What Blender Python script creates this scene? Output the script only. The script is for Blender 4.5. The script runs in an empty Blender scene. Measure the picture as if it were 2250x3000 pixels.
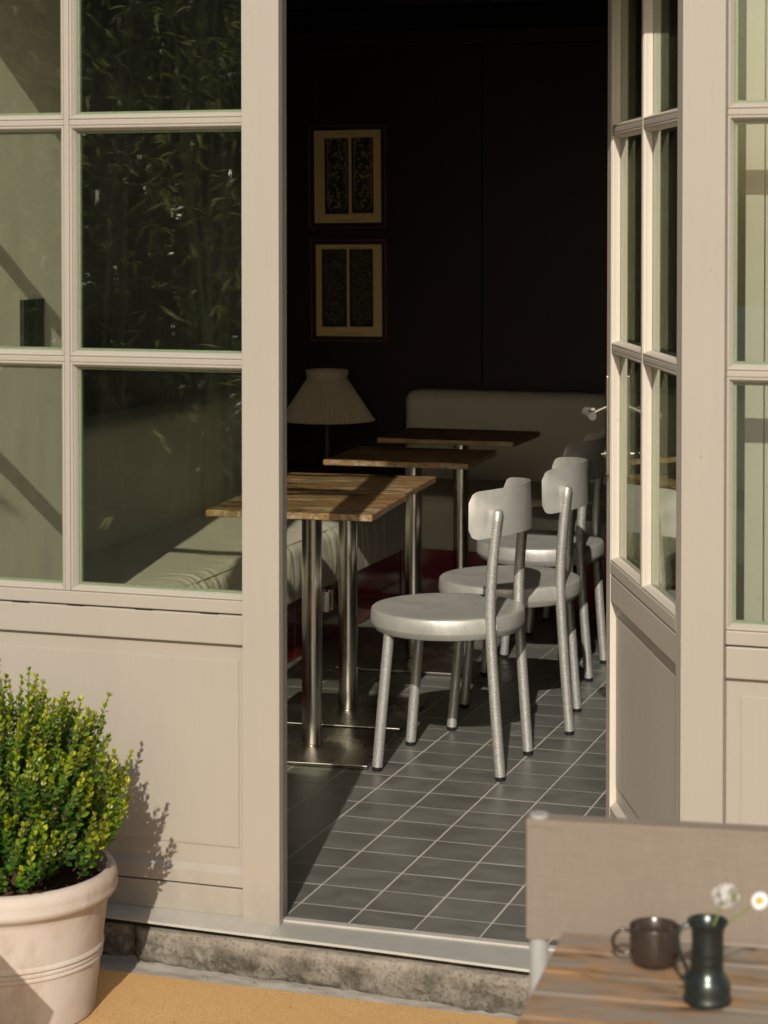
import bpy, math, random
from mathutils import Vector, Matrix, Quaternion, noise
R = math.radians
rnd = random.Random(7)
scene = bpy.context.scene
COL = scene.collection

# ---------------------------------------------------------------- camera, light, exposure
cam_d = bpy.data.cameras.new('camera'); cam = bpy.data.objects.new('camera', cam_d); COL.objects.link(cam)
cam.location = (1.70293, -4.45080, 1.556)
cam.rotation_euler = (R(88.5), 0, math.atan(2082/6300))
cam_d.lens = 75.6; cam_d.sensor_width = 36; cam_d.shift_y = -0.22834
cam_d.clip_start = 0.05; cam_d.clip_end = 500
cam_d.dof.use_dof = True; cam_d.dof.focus_distance = 5.75; cam_d.dof.aperture_fstop = 6.8
scene.camera = cam
SUN_AZ, SUN_EL = R(11.3), R(31.0)           # light travels towards -X (az) and +Y
world = bpy.data.worlds.new('World'); scene.world = world; world.use_nodes = True
wn = world.node_tree.nodes; wl = world.node_tree.links
sky = wn.new('ShaderNodeTexSky'); sky.sky_type = 'NISHITA'; sky.sun_disc = False
sky.sun_elevation = SUN_EL; sky.sun_rotation = math.pi - SUN_AZ
sky.dust_density = 3.0; sky.ozone_density = 0.6
wl.new(sky.outputs[0], wn['Background'].inputs[0]); wn['Background'].inputs[1].default_value = 0.085
sun_d = bpy.data.lights.new('sun', 'SUN'); sun_d.energy = 4.0; sun_d.angle = R(0.5); sun_d.color = (1.0, 0.93, 0.83)
sun = bpy.data.objects.new('sun', sun_d); COL.objects.link(sun)
travel = Vector((-math.sin(SUN_AZ)*math.cos(SUN_EL), math.cos(SUN_AZ)*math.cos(SUN_EL), -math.sin(SUN_EL)))
sun.rotation_euler = travel.to_track_quat('-Z', 'Y').to_euler(); sun.location = (1, -6, 5)
scene.view_settings.view_transform = 'Standard'; scene.view_settings.look = 'None'
scene.view_settings.exposure = 0.0; scene.view_settings.gamma = 1.0

# ---------------------------------------------------------------- materials
class NT:
    def __init__(s, name):
        s.m = bpy.data.materials.new(name); s.m.use_nodes = True
        s.n = s.m.node_tree.nodes; s.l = s.m.node_tree.links
        s.b = s.n['Principled BSDF']; s.out = s.n['Material Output']; s._c = None
    def new(s, t, **k):
        n = s.n.new(t)
        for a, v in k.items(): setattr(n, a, v)
        return n
    def coord(s, scale=(1, 1, 1), kind='Object', rot=(0, 0, 0)):
        tc = s.new('ShaderNodeTexCoord'); mp = s.new('ShaderNodeMapping')
        mp.inputs['Scale'].default_value = scale; mp.inputs['Rotation'].default_value = rot
        s.l.new(tc.outputs[kind], mp.inputs[0]); return mp.outputs[0]
    def noise(s, scale, detail=4, rough=.55, vec=None, dist=0):
        n = s.new('ShaderNodeTexNoise'); n.inputs['Scale'].default_value = scale
        n.inputs['Detail'].default_value = detail; n.inputs['Roughness'].default_value = rough
        n.inputs['Distortion'].default_value = dist
        s.l.new(vec if vec is not None else s.coord(), n.inputs['Vector']); return n.outputs[0]
    def ramp(s, fac, stops):
        r = s.new('ShaderNodeValToRGB'); e = r.color_ramp.elements
        cols = [(p, (c[0], c[1], c[2], 1) if not isinstance(c, (int, float)) else (c, c, c, 1)) for p, c in stops]
        e[0].position, e[0].color = cols[0]; e[1].position, e[1].color = cols[-1]
        for p, c in cols[1:-1]:
            q = e.new(p); q.color = c
        s.l.new(fac, r.inputs[0]); return r.outputs[0]
    def mix(s, fac, a, b, mode='MIX'):
        m = s.new('ShaderNodeMix', data_type='RGBA', blend_type=mode)
        for i, v in ((0, fac), (6, a), (7, b)):
            if isinstance(v, (int, float)): m.inputs[i].default_value = v if i == 0 else (v, v, v, 1)
            elif isinstance(v, tuple): m.inputs[i].default_value = (*v, 1)
            else: s.l.new(v, m.inputs[i])
        return m.outputs[2]
    def math(s, op, a, b=0.0):
        m = s.new('ShaderNodeMath', operation=op)
        for i, v in ((0, a), (1, b)):
            if isinstance(v, (int, float)): m.inputs[i].default_value = v
            else: s.l.new(v, m.inputs[i])
        return m.outputs[0]
    def bump(s, h, strength=.2, dist=.002, prev=None):
        b = s.new('ShaderNodeBump'); b.inputs['Strength'].default_value = strength; b.inputs['Distance'].default_value = dist
        s.l.new(h, b.inputs['Height'])
        if prev: s.l.new(prev, b.inputs['Normal'])
        s.l.new(b.outputs[0], s.b.inputs['Normal']); return b.outputs[0]
    def set(s, **k):
        for a, v in k.items():
            i = s.b.inputs[a.replace('_', ' ')]
            if isinstance(v, tuple): i.default_value = (*v, 1) if len(v) == 3 else v
            elif isinstance(v, (int, float)): i.default_value = v
            else: s.l.new(v, i)
        return s

def mat_paint(name, c, var=.06, rough=.42, bump=.16, marks=True):
    t = NT(name)
    n = t.noise(2.2, 5); n2 = t.noise(60, 3)
    a = t.mix(n, tuple(x*(1-var) for x in c), tuple(min(1, x*(1+var)) for x in c))
    if marks:
        v = t.noise(34, 2, .4); sp = t.ramp(v, [(.76, 0), (.79, 1)])
        a = t.mix(t.math('MULTIPLY', sp, .25), a, tuple(x*.55 for x in c))
        st = t.noise(6, 6, .7, t.coord((1, 1, .25)))
        a = t.mix(t.math('MULTIPLY', t.ramp(st, [(.52, 0), (.78, 1)]), .16), a, tuple(x*.62 for x in c))
    if marks:
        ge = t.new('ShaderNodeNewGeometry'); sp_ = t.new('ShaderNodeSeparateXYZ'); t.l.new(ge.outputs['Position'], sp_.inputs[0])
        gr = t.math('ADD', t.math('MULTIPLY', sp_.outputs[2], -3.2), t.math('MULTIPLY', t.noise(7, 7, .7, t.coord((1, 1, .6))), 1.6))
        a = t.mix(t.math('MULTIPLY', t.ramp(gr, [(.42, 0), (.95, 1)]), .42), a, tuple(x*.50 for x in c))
        ch = t.noise(17, 6, .75); a = t.mix(t.math('MULTIPLY', t.ramp(ch, [(.675, 0), (.69, 1)]), .32), a, tuple(min(1, x*1.3) for x in c))
        br = t.noise(3, 4, .6, t.coord((60, 60, 1.2))); a = t.mix(t.math('MULTIPLY', t.ramp(br, [(.35, 0), (.7, 1)]), .12), a, tuple(x*.80 for x in c))
    t.set(Base_Color=a, Roughness=t.ramp(n2, [(.3, rough*.85), (.7, rough*1.2)]))
    wood = t.noise(9, 5, .6, t.coord((9, 9, .6)))
    b = t.bump(wood, bump, .0012); t.bump(n2, bump*1.4, .0006, b)
    return t.m

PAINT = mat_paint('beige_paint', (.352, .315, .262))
PAINT2 = mat_paint('beige_paint_lifted', (.58, .52, .44))  # same beige paint, lightened to make up for grazing light on the leaf

def mat_glass(name, tint=(.972, .980, .950), gain=1.1, wav=.08):
    t = NT(name); t.n.remove(t.b)
    tr = t.new('ShaderNodeBsdfTransparent'); tr.inputs[0].default_value = (*tint, 1)
    gl = t.new('ShaderNodeBsdfGlossy'); gl.inputs['Roughness'].default_value = 0.0; gl.inputs[0].default_value = (.9, .95, .88, 1)
    ge = t.new('ShaderNodeNewGeometry'); dt = t.new('ShaderNodeVectorMath', operation='DOT_PRODUCT')
    t.l.new(ge.outputs['Normal'], dt.inputs[0]); t.l.new(ge.outputs['Incoming'], dt.inputs[1])
    ci = t.math('SUBTRACT', 1.0, t.math('ABSOLUTE', dt.outputs['Value']))
    f = t.math('MINIMUM', t.math('MULTIPLY', t.math('ADD', .043, t.math('MULTIPLY', t.math('POWER', ci, 5.0), .957)), gain), .95)
    h = t.noise(5.0, 2, .4, t.coord((1, 1, 2.6)))
    bp = t.new('ShaderNodeBump'); bp.inputs['Strength'].default_value = wav; bp.inputs['Distance'].default_value = .004
    t.l.new(h, bp.inputs['Height']); t.l.new(bp.outputs[0], gl.inputs['Normal'])
    mx = t.new('ShaderNodeMixShader'); t.l.new(f, mx.inputs[0]); t.l.new(tr.outputs[0], mx.inputs[1]); t.l.new(gl.outputs[0], mx.inputs[2])
    df = t.new('ShaderNodeBsdfDiffuse'); df.inputs[0].default_value = (.62, .66, .50, 1)
    du = t.noise(4, 6, .65, t.coord((1, 1, .5), 'Object', (0, .5, 0)), .8)
    m2 = t.new('ShaderNodeMixShader'); t.l.new(t.ramp(du, [(.3, .0006), (.75, .0045)]), m2.inputs[0]); t.l.new(mx.outputs[0], m2.inputs[1]); t.l.new(df.outputs[0], m2.inputs[2])
    t.l.new(m2.outputs[0], t.out.inputs[0]); return t.m
GLASS = mat_glass('window_glass')
GLASS2 = mat_glass('door_glass', (.968, .972, .930), 1.0, .03)

def mat_simple(name, c, rough=.5, metal=0.0, var=.0, nscale=20, bump=0, bdist=.001, spec=None):
    t = NT(name); a = c
    if var: a = t.mix(t.noise(nscale, 5), tuple(x*(1-var) for x in c), tuple(min(1, x*(1+var)) for x in c))
    t.set(Base_Color=a, Roughness=rough, Metallic=metal)
    if spec is not None: t.set(Specular_IOR_Level=spec)
    if bump: t.bump(t.noise(nscale*4, 5), bump, bdist)
    return t.m

def mat_tile():
    t = NT('slate_tile'); oi = t.new('ShaderNodeObjectInfo')
    tc = t.new('ShaderNodeTexCoord'); add = t.new('ShaderNodeVectorMath', operation='ADD')
    mul = t.new('ShaderNodeVectorMath', operation='SCALE'); t.l.new(oi.outputs['Location'], mul.inputs[0]); mul.inputs['Scale'].default_value = 1.7
    t.l.new(tc.outputs['Object'], add.inputs[0]); t.l.new(mul.outputs[0], add.inputs[1])
    mp = t.new('ShaderNodeMapping'); mp.inputs['Scale'].default_value = (.7, 1.5, 1); t.l.new(add.outputs[0], mp.inputs[0])
    n = t.noise(9, 7, .62, mp.outputs[0], .6); n2 = t.noise(85, 3, .6, mp.outputs[0])
    c = t.ramp(n, [(.28, (.072, .073, .064)), (.5, (.122, .122, .107)), (.75, (.185, .182, .160))])
    sc = t.ramp(n2, [(.70, 0), (.78, 1)]); c = t.mix(t.math('MULTIPLY', sc, .22), c, (.22, .21, .18))
    c = t.mix(t.math('MULTIPLY', oi.outputs['Random'], .38), c, (.060, .060, .054))
    cl = t.noise(3.2, 6, .65); c = t.mix(t.math('MULTIPLY', t.ramp(cl, [(.45, 0), (.68, 1)]), .35), c, (.175, .165, .145))
    t.set(Base_Color=c, Roughness=t.ramp(n, [(.3, .34), (.8, .52)]), Specular_IOR_Level=.45)
    b = t.bump(n, .16, .003); t.bump(n2, .10, .001, b); return t.m
TILE = mat_tile()
GROUT = mat_simple('grout', (.42, .39, .34), .8, var=.2, nscale=30, bump=.2)

def mat_alu(name='sandblasted_aluminium', c=(.50, .495, .46)):
    t = NT(name)
    n = t.noise(430, 2, .5); n2 = t.noise(16, 4); n3 = t.noise(300, 2)
    a = t.mix(t.ramp(n, [(.40, 0), (.62, 1)]), tuple(x*.58 for x in c), tuple(min(1, x*1.32) for x in c))
    a = t.mix(t.math('MULTIPLY', t.ramp(n2, [(.42, 0), (.62, 1)]), .35), a, tuple(x*.72 for x in c))
    t.set(Base_Color=a, Roughness=t.ramp(n2, [(.3, .40), (.7, .58)]), Metallic=.60)
    b = t.bump(n3, .35, .0012); t.bump(n, .35, .0006, b); return t.m
ALU = mat_alu()

def mat_seat():
    t = NT('polished_worn_aluminium'); c = (.53, .52, .475)
    n = t.noise(7, 6, .6, None, .8); n2 = t.noise(240, 2); v = t.noise(60, 3, .5, t.coord((1, 1, .3)))
    a = t.mix(t.ramp(n, [(.36, 0), (.68, 1)]), tuple(x*.82 for x in c), tuple(min(1, x*1.12) for x in c))
    a = t.mix(t.math('MULTIPLY', t.ramp(n2, [(.4, 0), (.7, 1)]), .30), a, tuple(x*.62 for x in c))
    t.set(Base_Color=a, Roughness=t.ramp(v, [(.3, .36), (.7, .52)]), Metallic=.42)
    t.bump(n2, .22, .0006); return t.m
SEATALU = mat_seat()

def mat_steel(name='brushed_steel', c=(.60, .565, .50), rough=.20, vertical=True):
    t = NT(name)
    n = t.noise(220, 4, .6, t.coord((1, 1, .01) if vertical else (.02, 1, 1)))
    n2 = t.noise(8, 4)
    a = t.mix(n, tuple(x*.85 for x in c), tuple(x*1.12 for x in c))
    t.set(Base_Color=a, Roughness=t.ramp(n2, [(.3, rough*.8), (.7, rough*1.4)]), Metallic=1.0, Anisotropic=.5)
    return t.m
STEEL = mat_steel()
PLATE = mat_steel('blackened_steel_plate', (.36, .34, .30), .24, False)

def mat_stone_top(name, warm=1.0, front=False):
    t = NT(name)
    w = t.coord((.7, 6.5, 6.5)) ; wob = t.noise(3.0, 3, .5, t.coord((1, 2, 1)))
    vadd = t.new('ShaderNodeVectorMath', operation='MULTIPLY_ADD')
    cmb = t.new('ShaderNodeCombineXYZ'); t.l.new(wob, cmb.inputs[1]); cmb.inputs[0].default_value = 0
    vadd.inputs[1].default_value = (0, 1.3, 0); t.l.new(cmb.outputs[0], vadd.inputs[0]); t.l.new(w, vadd.inputs[2])
    n = t.noise(2.6, 5, .55, vadd.outputs[0], .1)
    c = t.ramp(n, [(.34, (.022, .020, .016)), (.42, (.07, .055, .035)), (.455, (.40, .21, .075)), (.50, (.055, .045, .03)), (.535, (.44, .25, .10)),
                   (.57, (.10, .08, .055)), (.61, (.58, .44, .26)), (.66, (.06, .05, .035)), (.72, (.38, .21, .08))])
    m = t.noise(5, 5, .6); c = t.mix(t.math('MULTIPLY', t.ramp(m, [(.5, 0), (.7, 1)]), .3), c, (.10, .09, .065))
    t.set(Base_Color=c, Roughness=t.ramp(n, [(.3, .42), (.7, .55)]), Specular_IOR_Level=.3)
    t.bump(n, .25, .0015); return t.m
STONE = mat_stone_top('striped_stone_top')
def mat_stone_edge():
    t = NT('mottled_stone_edge')
    n = t.noise(22, 6, .65, None, .7); n2 = t.noise(60, 4)
    c = t.ramp(n, [(.34, (.11, .055, .022)), (.45, (.33, .17, .06)), (.52, (.17, .10, .05)), (.57, (.36, .30, .21)), (.63, (.30, .155, .06)), (.72, (.07, .045, .028))])
    c = t.mix(t.math('MULTIPLY', t.ramp(n2, [(.5, 0), (.7, 1)]), .35), c, (.18, .13, .08))
    t.set(Base_Color=c, Roughness=.5); t.bump(n2, .3, .001); return t.m
STONE_EDGE = mat_stone_edge()  # sawn edges of the table tops

def mat_leather():
    t = NT('cream_upholstery')
    n = t.noise(3.0, 5, .55); f = t.noise(380, 3, .6); w = t.noise(7, 5, .6, t.coord((.35, 4.5, .8)), .8)
    c = t.mix(n, (.50, .465, .38), (.60, .56, .465))
    t.set(Base_Color=c, Roughness=.62, Specular_IOR_Level=.3)
    b = t.bump(w, .45, .006); t.bump(f, .30, .0006, b); return t.m
LEATHER = mat_leather()
def mat_red():
    t = NT('glossy_dark_red_laminate'); n = t.noise(3, 4)
    t.set(Base_Color=t.mix(n, (.13, .005, .010), (.19, .008, .014)), Roughness=.10, Specular_IOR_Level=.6, Coat_Weight=.4, Coat_Roughness=.05)
    t.bump(t.noise(6, 2), .05, .004); return t.m
RED = mat_red()

def mat_plaster():
    t = NT('pale_plaster'); n = t.noise(2.5, 5); f = t.noise(150, 5, .65); m = t.noise(14, 5, .6)
    cr = t.noise(1.6, 8, .6, t.coord((.6, .6, 5)), 1.2)
    c = t.mix(n, (.74, .70, .57), (.86, .82, .68))
    t.set(Base_Color=c, Roughness=.85, Specular_IOR_Level=.2)
    b = t.bump(m, .10, .006); b = t.bump(t.ramp(cr, [(.495, 0), (.5, 1), (.505, 0)]), .25, .002, b); t.bump(f, .26, .0016, b); return t.m
PLASTER = mat_plaster()
def mat_darkwall():
    t = NT('dark_wine_panelling'); n = t.noise(2.0, 5); g = t.noise(5, 5, .6, t.coord((8, 8, .4)))
    t.set(Base_Color=t.mix(n, (.021, .014, .0175), (.040, .021, .023)), Roughness=t.ramp(g, [(.3, .36), (.7, .50)]), Specular_IOR_Level=.35)
    t.bump(g, .05, .001); return t.m
DARKWALL = mat_darkwall()
DARKCEIL = mat_simple('dark_ceiling', (.012, .011, .011), .8, var=.3, nscale=3, spec=.15)

def mat_terracotta():
    t = NT('pale_weathered_terracotta'); n = t.noise(5, 6, .62, None, .5); n2 = t.noise(2.4, 5, .6, t.coord((1, 1, .5))); f = t.noise(160, 4)
    c = t.ramp(n, [(.28, (.36, .25, .19)), (.46, (.44, .355, .30)), (.60, (.50, .44, .385)), (.8, (.54, .50, .46))])
    c = t.mix(t.math('MULTIPLY', t.ramp(n2, [(.42, 0), (.60, 1)]), .7), c, (.56, .50, .44))
    st_ = t.noise(3.5, 7, .7, t.coord((1, 1, .35)), .6); c = t.mix(t.math('MULTIPLY', t.ramp(st_, [(.52, 0), (.62, 1)]), .5), c, (.36, .24, .17))
    c = t.mix(t.math('MULTIPLY', t.ramp(f, [(.62, 0), (.74, 1)]), .25), c, (.30, .19, .13))
    t.set(Base_Color=c, Roughness=.85, Specular_IOR_Level=.2); b = t.bump(f, .22, .001); t.bump(n, .2, .003, b); return t.m
TERRA = mat_terracotta()
def mat_soil():
    t = NT('soil'); n = t.noise(60, 6, .7)
    t.set(Base_Color=t.ramp(n, [(.3, (.022, .013, .008)), (.55, (.060, .035, .022)), (.8, (.13, .078, .05))]), Roughness=.95, Specular_IOR_Level=.1)
    t.bump(t.noise(180, 5), .6, .004); return t.m
SOIL = mat_soil()
def mat_mat():
    t = NT('coir'); n = t.noise(420, 3, .7); n2 = t.noise(9, 6, .6); n3 = t.noise(120, 4, .7)
    c = t.mix(n2, (.72, .44, .185), (.84, .55, .26))
    c = t.mix(t.ramp(n, [(.34, 1), (.60, 0)]), c, (.40, .23, .08))
    t.set(Base_Color=c, Roughness=.95, Specular_IOR_Level=.1)
    b = t.bump(n3, .6, .006); t.bump(n, .8, .004, b); return t.m
COIR = mat_mat()
def mat_step():
    t = NT('weathered_mossy_stone'); n = t.noise(15, 9, .78, None, .15); n2 = t.noise(130, 4, .7); n3 = t.noise(4.5, 5, .6)
    c = t.ramp(n, [(.36, (.050, .045, .034)), (.47, (.12, .106, .085)), (.56, (.21, .188, .155)), (.72, (.32, .30, .265))])
    g = t.new('ShaderNodeNewGeometry'); sep = t.new('ShaderNodeSeparateXYZ'); t.l.new(g.outputs['Position'], sep.inputs[0])
    hz = t.ramp(t.math('ADD', t.math('MULTIPLY', sep.outputs[2], 9.0), t.math('ADD', .72, t.math('MULTIPLY', n3, .8))), [(.55, 0), (1.0, 1)])
    c = t.mix(hz, c, t.mix(n, (.25, .22, .18), (.38, .335, .27)))
    c = t.mix(t.math('MULTIPLY', t.ramp(n2, [(.54, 0), (.66, 1)]), .7), c, (.050, .045, .034))
    w = t.noise(6.5, 4, .5); c = t.mix(t.math('MULTIPLY', t.ramp(w, [(.62, 0), (.70, 1)]), .55), c, (.56, .53, .46))
    t.set(Base_Color=c, Roughness=.9, Specular_IOR_Level=.2)
    b = t.bump(n, .7, .010); t.bump(n2, .6, .003, b); return t.m
STEP = mat_step()
CONCRETE = mat_simple('old_concrete', (.30, .275, .235), .9, var=.35, nscale=9, bump=.6, bdist=.004)
PAVING = mat_simple('terrace_paving', (.26, .235, .195), .9, var=.25, nscale=6, bump=.4, bdist=.003)
SILL = mat_simple('worn_aluminium_sill', (.44, .43, .38), .42, metal=.35, var=.14, nscale=18, bump=.12)
SILLWOOD = mat_paint('sill_paint', (.46, .43, .38))
RUBBER = mat_simple('black_rubber', (.012, .012, .012), .5)
BLACK = mat_simple('black_recess', (.006, .006, .005), .8)
SEAL = mat_simple('glazing_spacer', (.20, .25, .16), .5, var=.2, nscale=40)
CHROME = mat_steel('satin_chrome', (.62, .60, .55), .16, False)
HANDLE = mat_steel('satin_steel_handle', (.30, .285, .25), .45, False)
SHADE = None
def mat_shade():
    t = NT('pleated_paper'); t.set(Base_Color=(.66, .57, .42), Roughness=.8, Specular_IOR_Level=.2); return t.m
SHADE = mat_shade()
DARKWOOD = mat_simple('dark_red_wood', (.060, .018, .012), .35, var=.3, nscale=12)
PAPER = mat_simple('aged_paper', (.90, .66, .31), .8, var=.12, nscale=9)
MAT_BLACK = mat_simple('black_mount', (.010, .011, .014), .6)
FRAMEWOOD = mat_simple('thin_brown_frame', (.20, .055, .025), .4, var=.25, nscale=20)
def mat_lace(name, bright, dense):
    t = NT(name)
    v = t.new('ShaderNodeTexVoronoi'); v.inputs['Scale'].default_value = 95 if not dense else 150; t.l.new(t.coord(), v.inputs[0])
    n = t.noise(38 if not dense else 60, 4, .6, None, .8)
    k = t.math('MULTIPLY', t.ramp(v.outputs[0], [(.30, 1), (.50, 0)]), t.ramp(n, [(.50 if not dense else .30, 0), (.56 if not dense else .42, 1)]))
    t.set(Base_Color=t.mix(k, (.030, .028, .020), bright), Roughness=.8); return t.m
LACE_A = mat_lace('lace_flower_print', (.60, .48, .24), False)
LACE_B = mat_lace('lace_dense_print', (.22, .18, .12), True)
LACE_LINE = mat_simple('lace_edge_print', (.58, .46, .23), .8)
def mat_leafy(name, stops, transl=.35, rough=.42):
    t = NT(name); at = t.new('ShaderNodeAttribute'); at.attribute_name = 'tint'
    c = t.ramp(at.outputs['Fac'], stops); t.set(Base_Color=c, Roughness=rough)
    tl = t.new('ShaderNodeBsdfTranslucent'); t.l.new(c, tl.inputs[0])
    mx = t.new('ShaderNodeMixShader'); mx.inputs[0].default_value = transl
    t.l.new(t.b.outputs[0], mx.inputs[1]); t.l.new(tl.outputs[0], mx.inputs[2]); t.l.new(mx.outputs[0], t.out.inputs[0]); return t.m
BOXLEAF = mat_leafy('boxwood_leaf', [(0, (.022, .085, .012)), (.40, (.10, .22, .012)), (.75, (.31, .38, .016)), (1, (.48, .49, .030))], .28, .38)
BAMBOOLEAF = mat_leafy('bamboo_leaf', [(0, (.015, .035, .008)), (.6, (.09, .13, .025)), (.85, (.36, .40, .10)), (1, (.70, .70, .38))], .6, .25)
TWIG = mat_simple('twig', (.12, .07, .03), .8, var=.3, nscale=30)
CULM = mat_simple('bamboo_culm', (.20, .21, .08), .4, var=.3, nscale=8)
def mat_sling():
    t = NT('taupe_mesh_fabric'); a = t.coord((1, 1, 1))
    w1 = t.noise(500, 2, .5, t.coord((.05, .05, 1))); w2 = t.noise(500, 2, .5, t.coord((1, 1, .05)))
    c = t.mix(t.math('MULTIPLY', t.math('ADD', w1, w2), .5), (.19, .152, .118), (.33, .27, .21))
    t.set(Base_Color=c, Roughness=.8, Specular_IOR_Level=.2)
    tr = t.new('ShaderNodeBsdfTransparent'); mx = t.new('ShaderNodeMixShader'); mx.inputs[0].default_value = .20
    t.l.new(t.b.outputs[0], mx.inputs[1]); t.l.new(tr.outputs[0], mx.inputs[2]); t.l.new(mx.outputs[0], t.out.inputs[0]); return t.m
SLING = mat_sling()
WHITEMETAL = mat_simple('pale_powder_coated_tube', (.42, .42, .40), .35, metal=.2)
CUP = mat_simple('brown_glazed_stoneware', (.040, .028, .020), .20, var=.2, nscale=20)
PEWTER = mat_simple('dark_pewter', (.055, .065, .058), .26, metal=.75, var=.25, nscale=20)
def mat_plank():
    t = NT('weathered_table_plank'); oi = t.new('ShaderNodeObjectInfo')
    n = t.noise(5, 7, .65, t.coord((1.2, 6, 6)), .5); n2 = t.noise(9, 5, .6, t.coord((.7, 2, 1)))
    c = t.ramp(n, [(.34, (.045, .028, .016)), (.42, (.22, .12, .05)), (.50, (.36, .19, .075)), (.57, (.24, .20, .155)), (.66, (.09, .07, .05))])
    c = t.mix(t.math('MULTIPLY', t.ramp(n2, [(.42, 0), (.56, 1)]), .75), c, t.mix(n, (.10, .085, .065), (.34, .30, .25)))
    kn = t.noise(13, 4, .6, t.coord((.5, 1, 1))); c = t.mix(t.ramp(kn, [(.66, 0), (.71, 1)]), c, (.035, .022, .014))
    t.set(Base_Color=c, Roughness=.55); t.bump(n, .35, .003); return t.m
PLANK = mat_plank()
BOARD = mat_paint('cream_board_paint', (.40, .385, .36), var=.08, marks=True)
PETAL = mat_simple('white_petal', (.80, .76, .78), .6); PINK = mat_simple('pale_lilac_petal', (.70, .66, .64), .6)
YELLOW = mat_simple('yellow_flower_centre', (.75, .38, .02), .7); GREENST = mat_simple('green_flower_stem', (.14, .19, .03), .5)

# ---------------------------------------------------------------- mesh helpers
class MB:
    def __init__(s): s.v = []; s.f = []; s.smooth = []
    def box(s, x0, x1, y0, y1, z0, z1):
        b = len(s.v)
        s.v += [(x0,y0,z0),(x1,y0,z0),(x1,y1,z0),(x0,y1,z0),(x0,y0,z1),(x1,y0,z1),(x1,y1,z1),(x0,y1,z1)]
        s.f += [tuple(b+i for i in q) for q in ((0,3,2,1),(4,5,6,7),(0,1,5,4),(1,2,6,5),(2,3,7,6),(3,0,4,7))]; return s
    def tube(s, pts, r, n=14, caps=True, radii=None):
        pts = [Vector(p) for p in pts]; b = len(s.v)
        up = Vector((0, 1, 0.02))
        for i, p in enumerate(pts):
            d = (pts[min(i+1, len(pts)-1)] - pts[max(i-1, 0)]).normalized()
            a = d.cross(up); a = a.normalized() if a.length > 1e-4 else d.cross(Vector((1, 0, 0))).normalized()
            c = d.cross(a).normalized(); rr = radii[i] if radii else r
            for k in range(n):
                t = 2*math.pi*k/n; q = p + a*math.cos(t)*rr + c*math.sin(t)*rr; s.v.append(tuple(q))
        for i in range(len(pts)-1):
            for k in range(n):
                k2 = (k+1) % n; s.f.append((b+i*n+k, b+i*n+k2, b+(i+1)*n+k2, b+(i+1)*n+k))
        if caps:
            s.f.append(tuple(b+k for k in reversed(range(n)))); e = b+(len(pts)-1)*n; s.f.append(tuple(e+k for k in range(n)))
        return s
    def lathe(s, prof, n=48, c=(0, 0), sx=1, sy=1, rip=None):
        b = len(s.v); idx = []
        for i, (r, z) in enumerate(prof):
            if r < 1e-6: s.v.append((c[0], c[1], z)); idx.append([len(s.v)-1]*n)
            else:
                row = []
                for k in range(n):
                    t = 2*math.pi*k/n; rr = r*(1 + (rip(t, i) if rip else 0)); s.v.append((c[0]+rr*math.cos(t)*sx, c[1]+rr*math.sin(t)*sy, z)); row.append(len(s.v)-1)
                idx.append(row)
        for i in range(len(prof)-1):
            for k in range(n):
                k2 = (k+1) % n; q = [idx[i][k], idx[i][k2], idx[i+1][k2], idx[i+1][k]]
                u = []
                for w in q:
                    if w not in u: u.append(w)
                if len(u) > 2: s.f.append(tuple(u))
        return s
    def grid(s, fn, nu, nv):
        b = len(s.v)
        for i in range(nu+1):
            for j in range(nv+1): s.v.append(tuple(fn(i/nu, j/nv)))
        for i in range(nu):
            for j in range(nv):
                a = b+i*(nv+1)+j; s.f.append((a, a+nv+1, a+nv+2, a+1))
        return s
    def mesh(s, name, mat, smooth=None):
        m = bpy.data.meshes.new(name); m.from_pydata(s.v, [], s.f); m.update()
        if mat: m.materials.append(mat)
        if smooth is not None:
            m.polygons.foreach_set('use_smooth', [True]*len(m.polygons)); m.set_sharp_from_angle(angle=R(smooth))
        return m
    def build(s, name, mat, parent=None, smooth=None, bevel=0, seg=2):
        return link(name, s.mesh(name, mat, smooth), parent, bevel, seg)

def link(name, mesh, parent=None, bevel=0, seg=2):
    o = bpy.data.objects.new(name, mesh); COL.objects.link(o)
    if parent: o.parent = parent
    if bevel:
        md = o.modifiers.new('bevel', 'BEVEL'); md.width = bevel; md.segments = seg; md.limit_method = 'ANGLE'; md.angle_limit = R(40)
    return o
def box(name, x0, x1, y0, y1, z0, z1, mat, parent=None, bevel=.0015, seg=2):
    return MB().box(x0, x1, y0, y1, z0, z1).build(name, mat, parent, None, bevel, seg)
def tag(o, label=None, cat=None, group=None, kind=None):
    for k, v in (('label', label), ('category', cat), ('group', group), ('kind', kind)):
        if v: o[k] = v
    return o
def thing(name, label, cat, loc=(0, 0, 0), rz=0, group=None):
    o = bpy.data.objects.new(name, None); COL.objects.link(o); o.location = loc; o.rotation_euler = (0, 0, rz)
    o.empty_display_size = .1
    return tag(o, label, cat, group)
def dup(root, loc, rz, label):
    r = root.copy(); COL.objects.link(r); r.location = loc; r.rotation_euler = (0, 0, rz); r['label'] = label
    for ch in list(root.children):
        c = ch.copy(); COL.objects.link(c); c.parent = r
        for g in list(ch.children):
            d = g.copy(); COL.objects.link(d); d.parent = c
    return r

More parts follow.
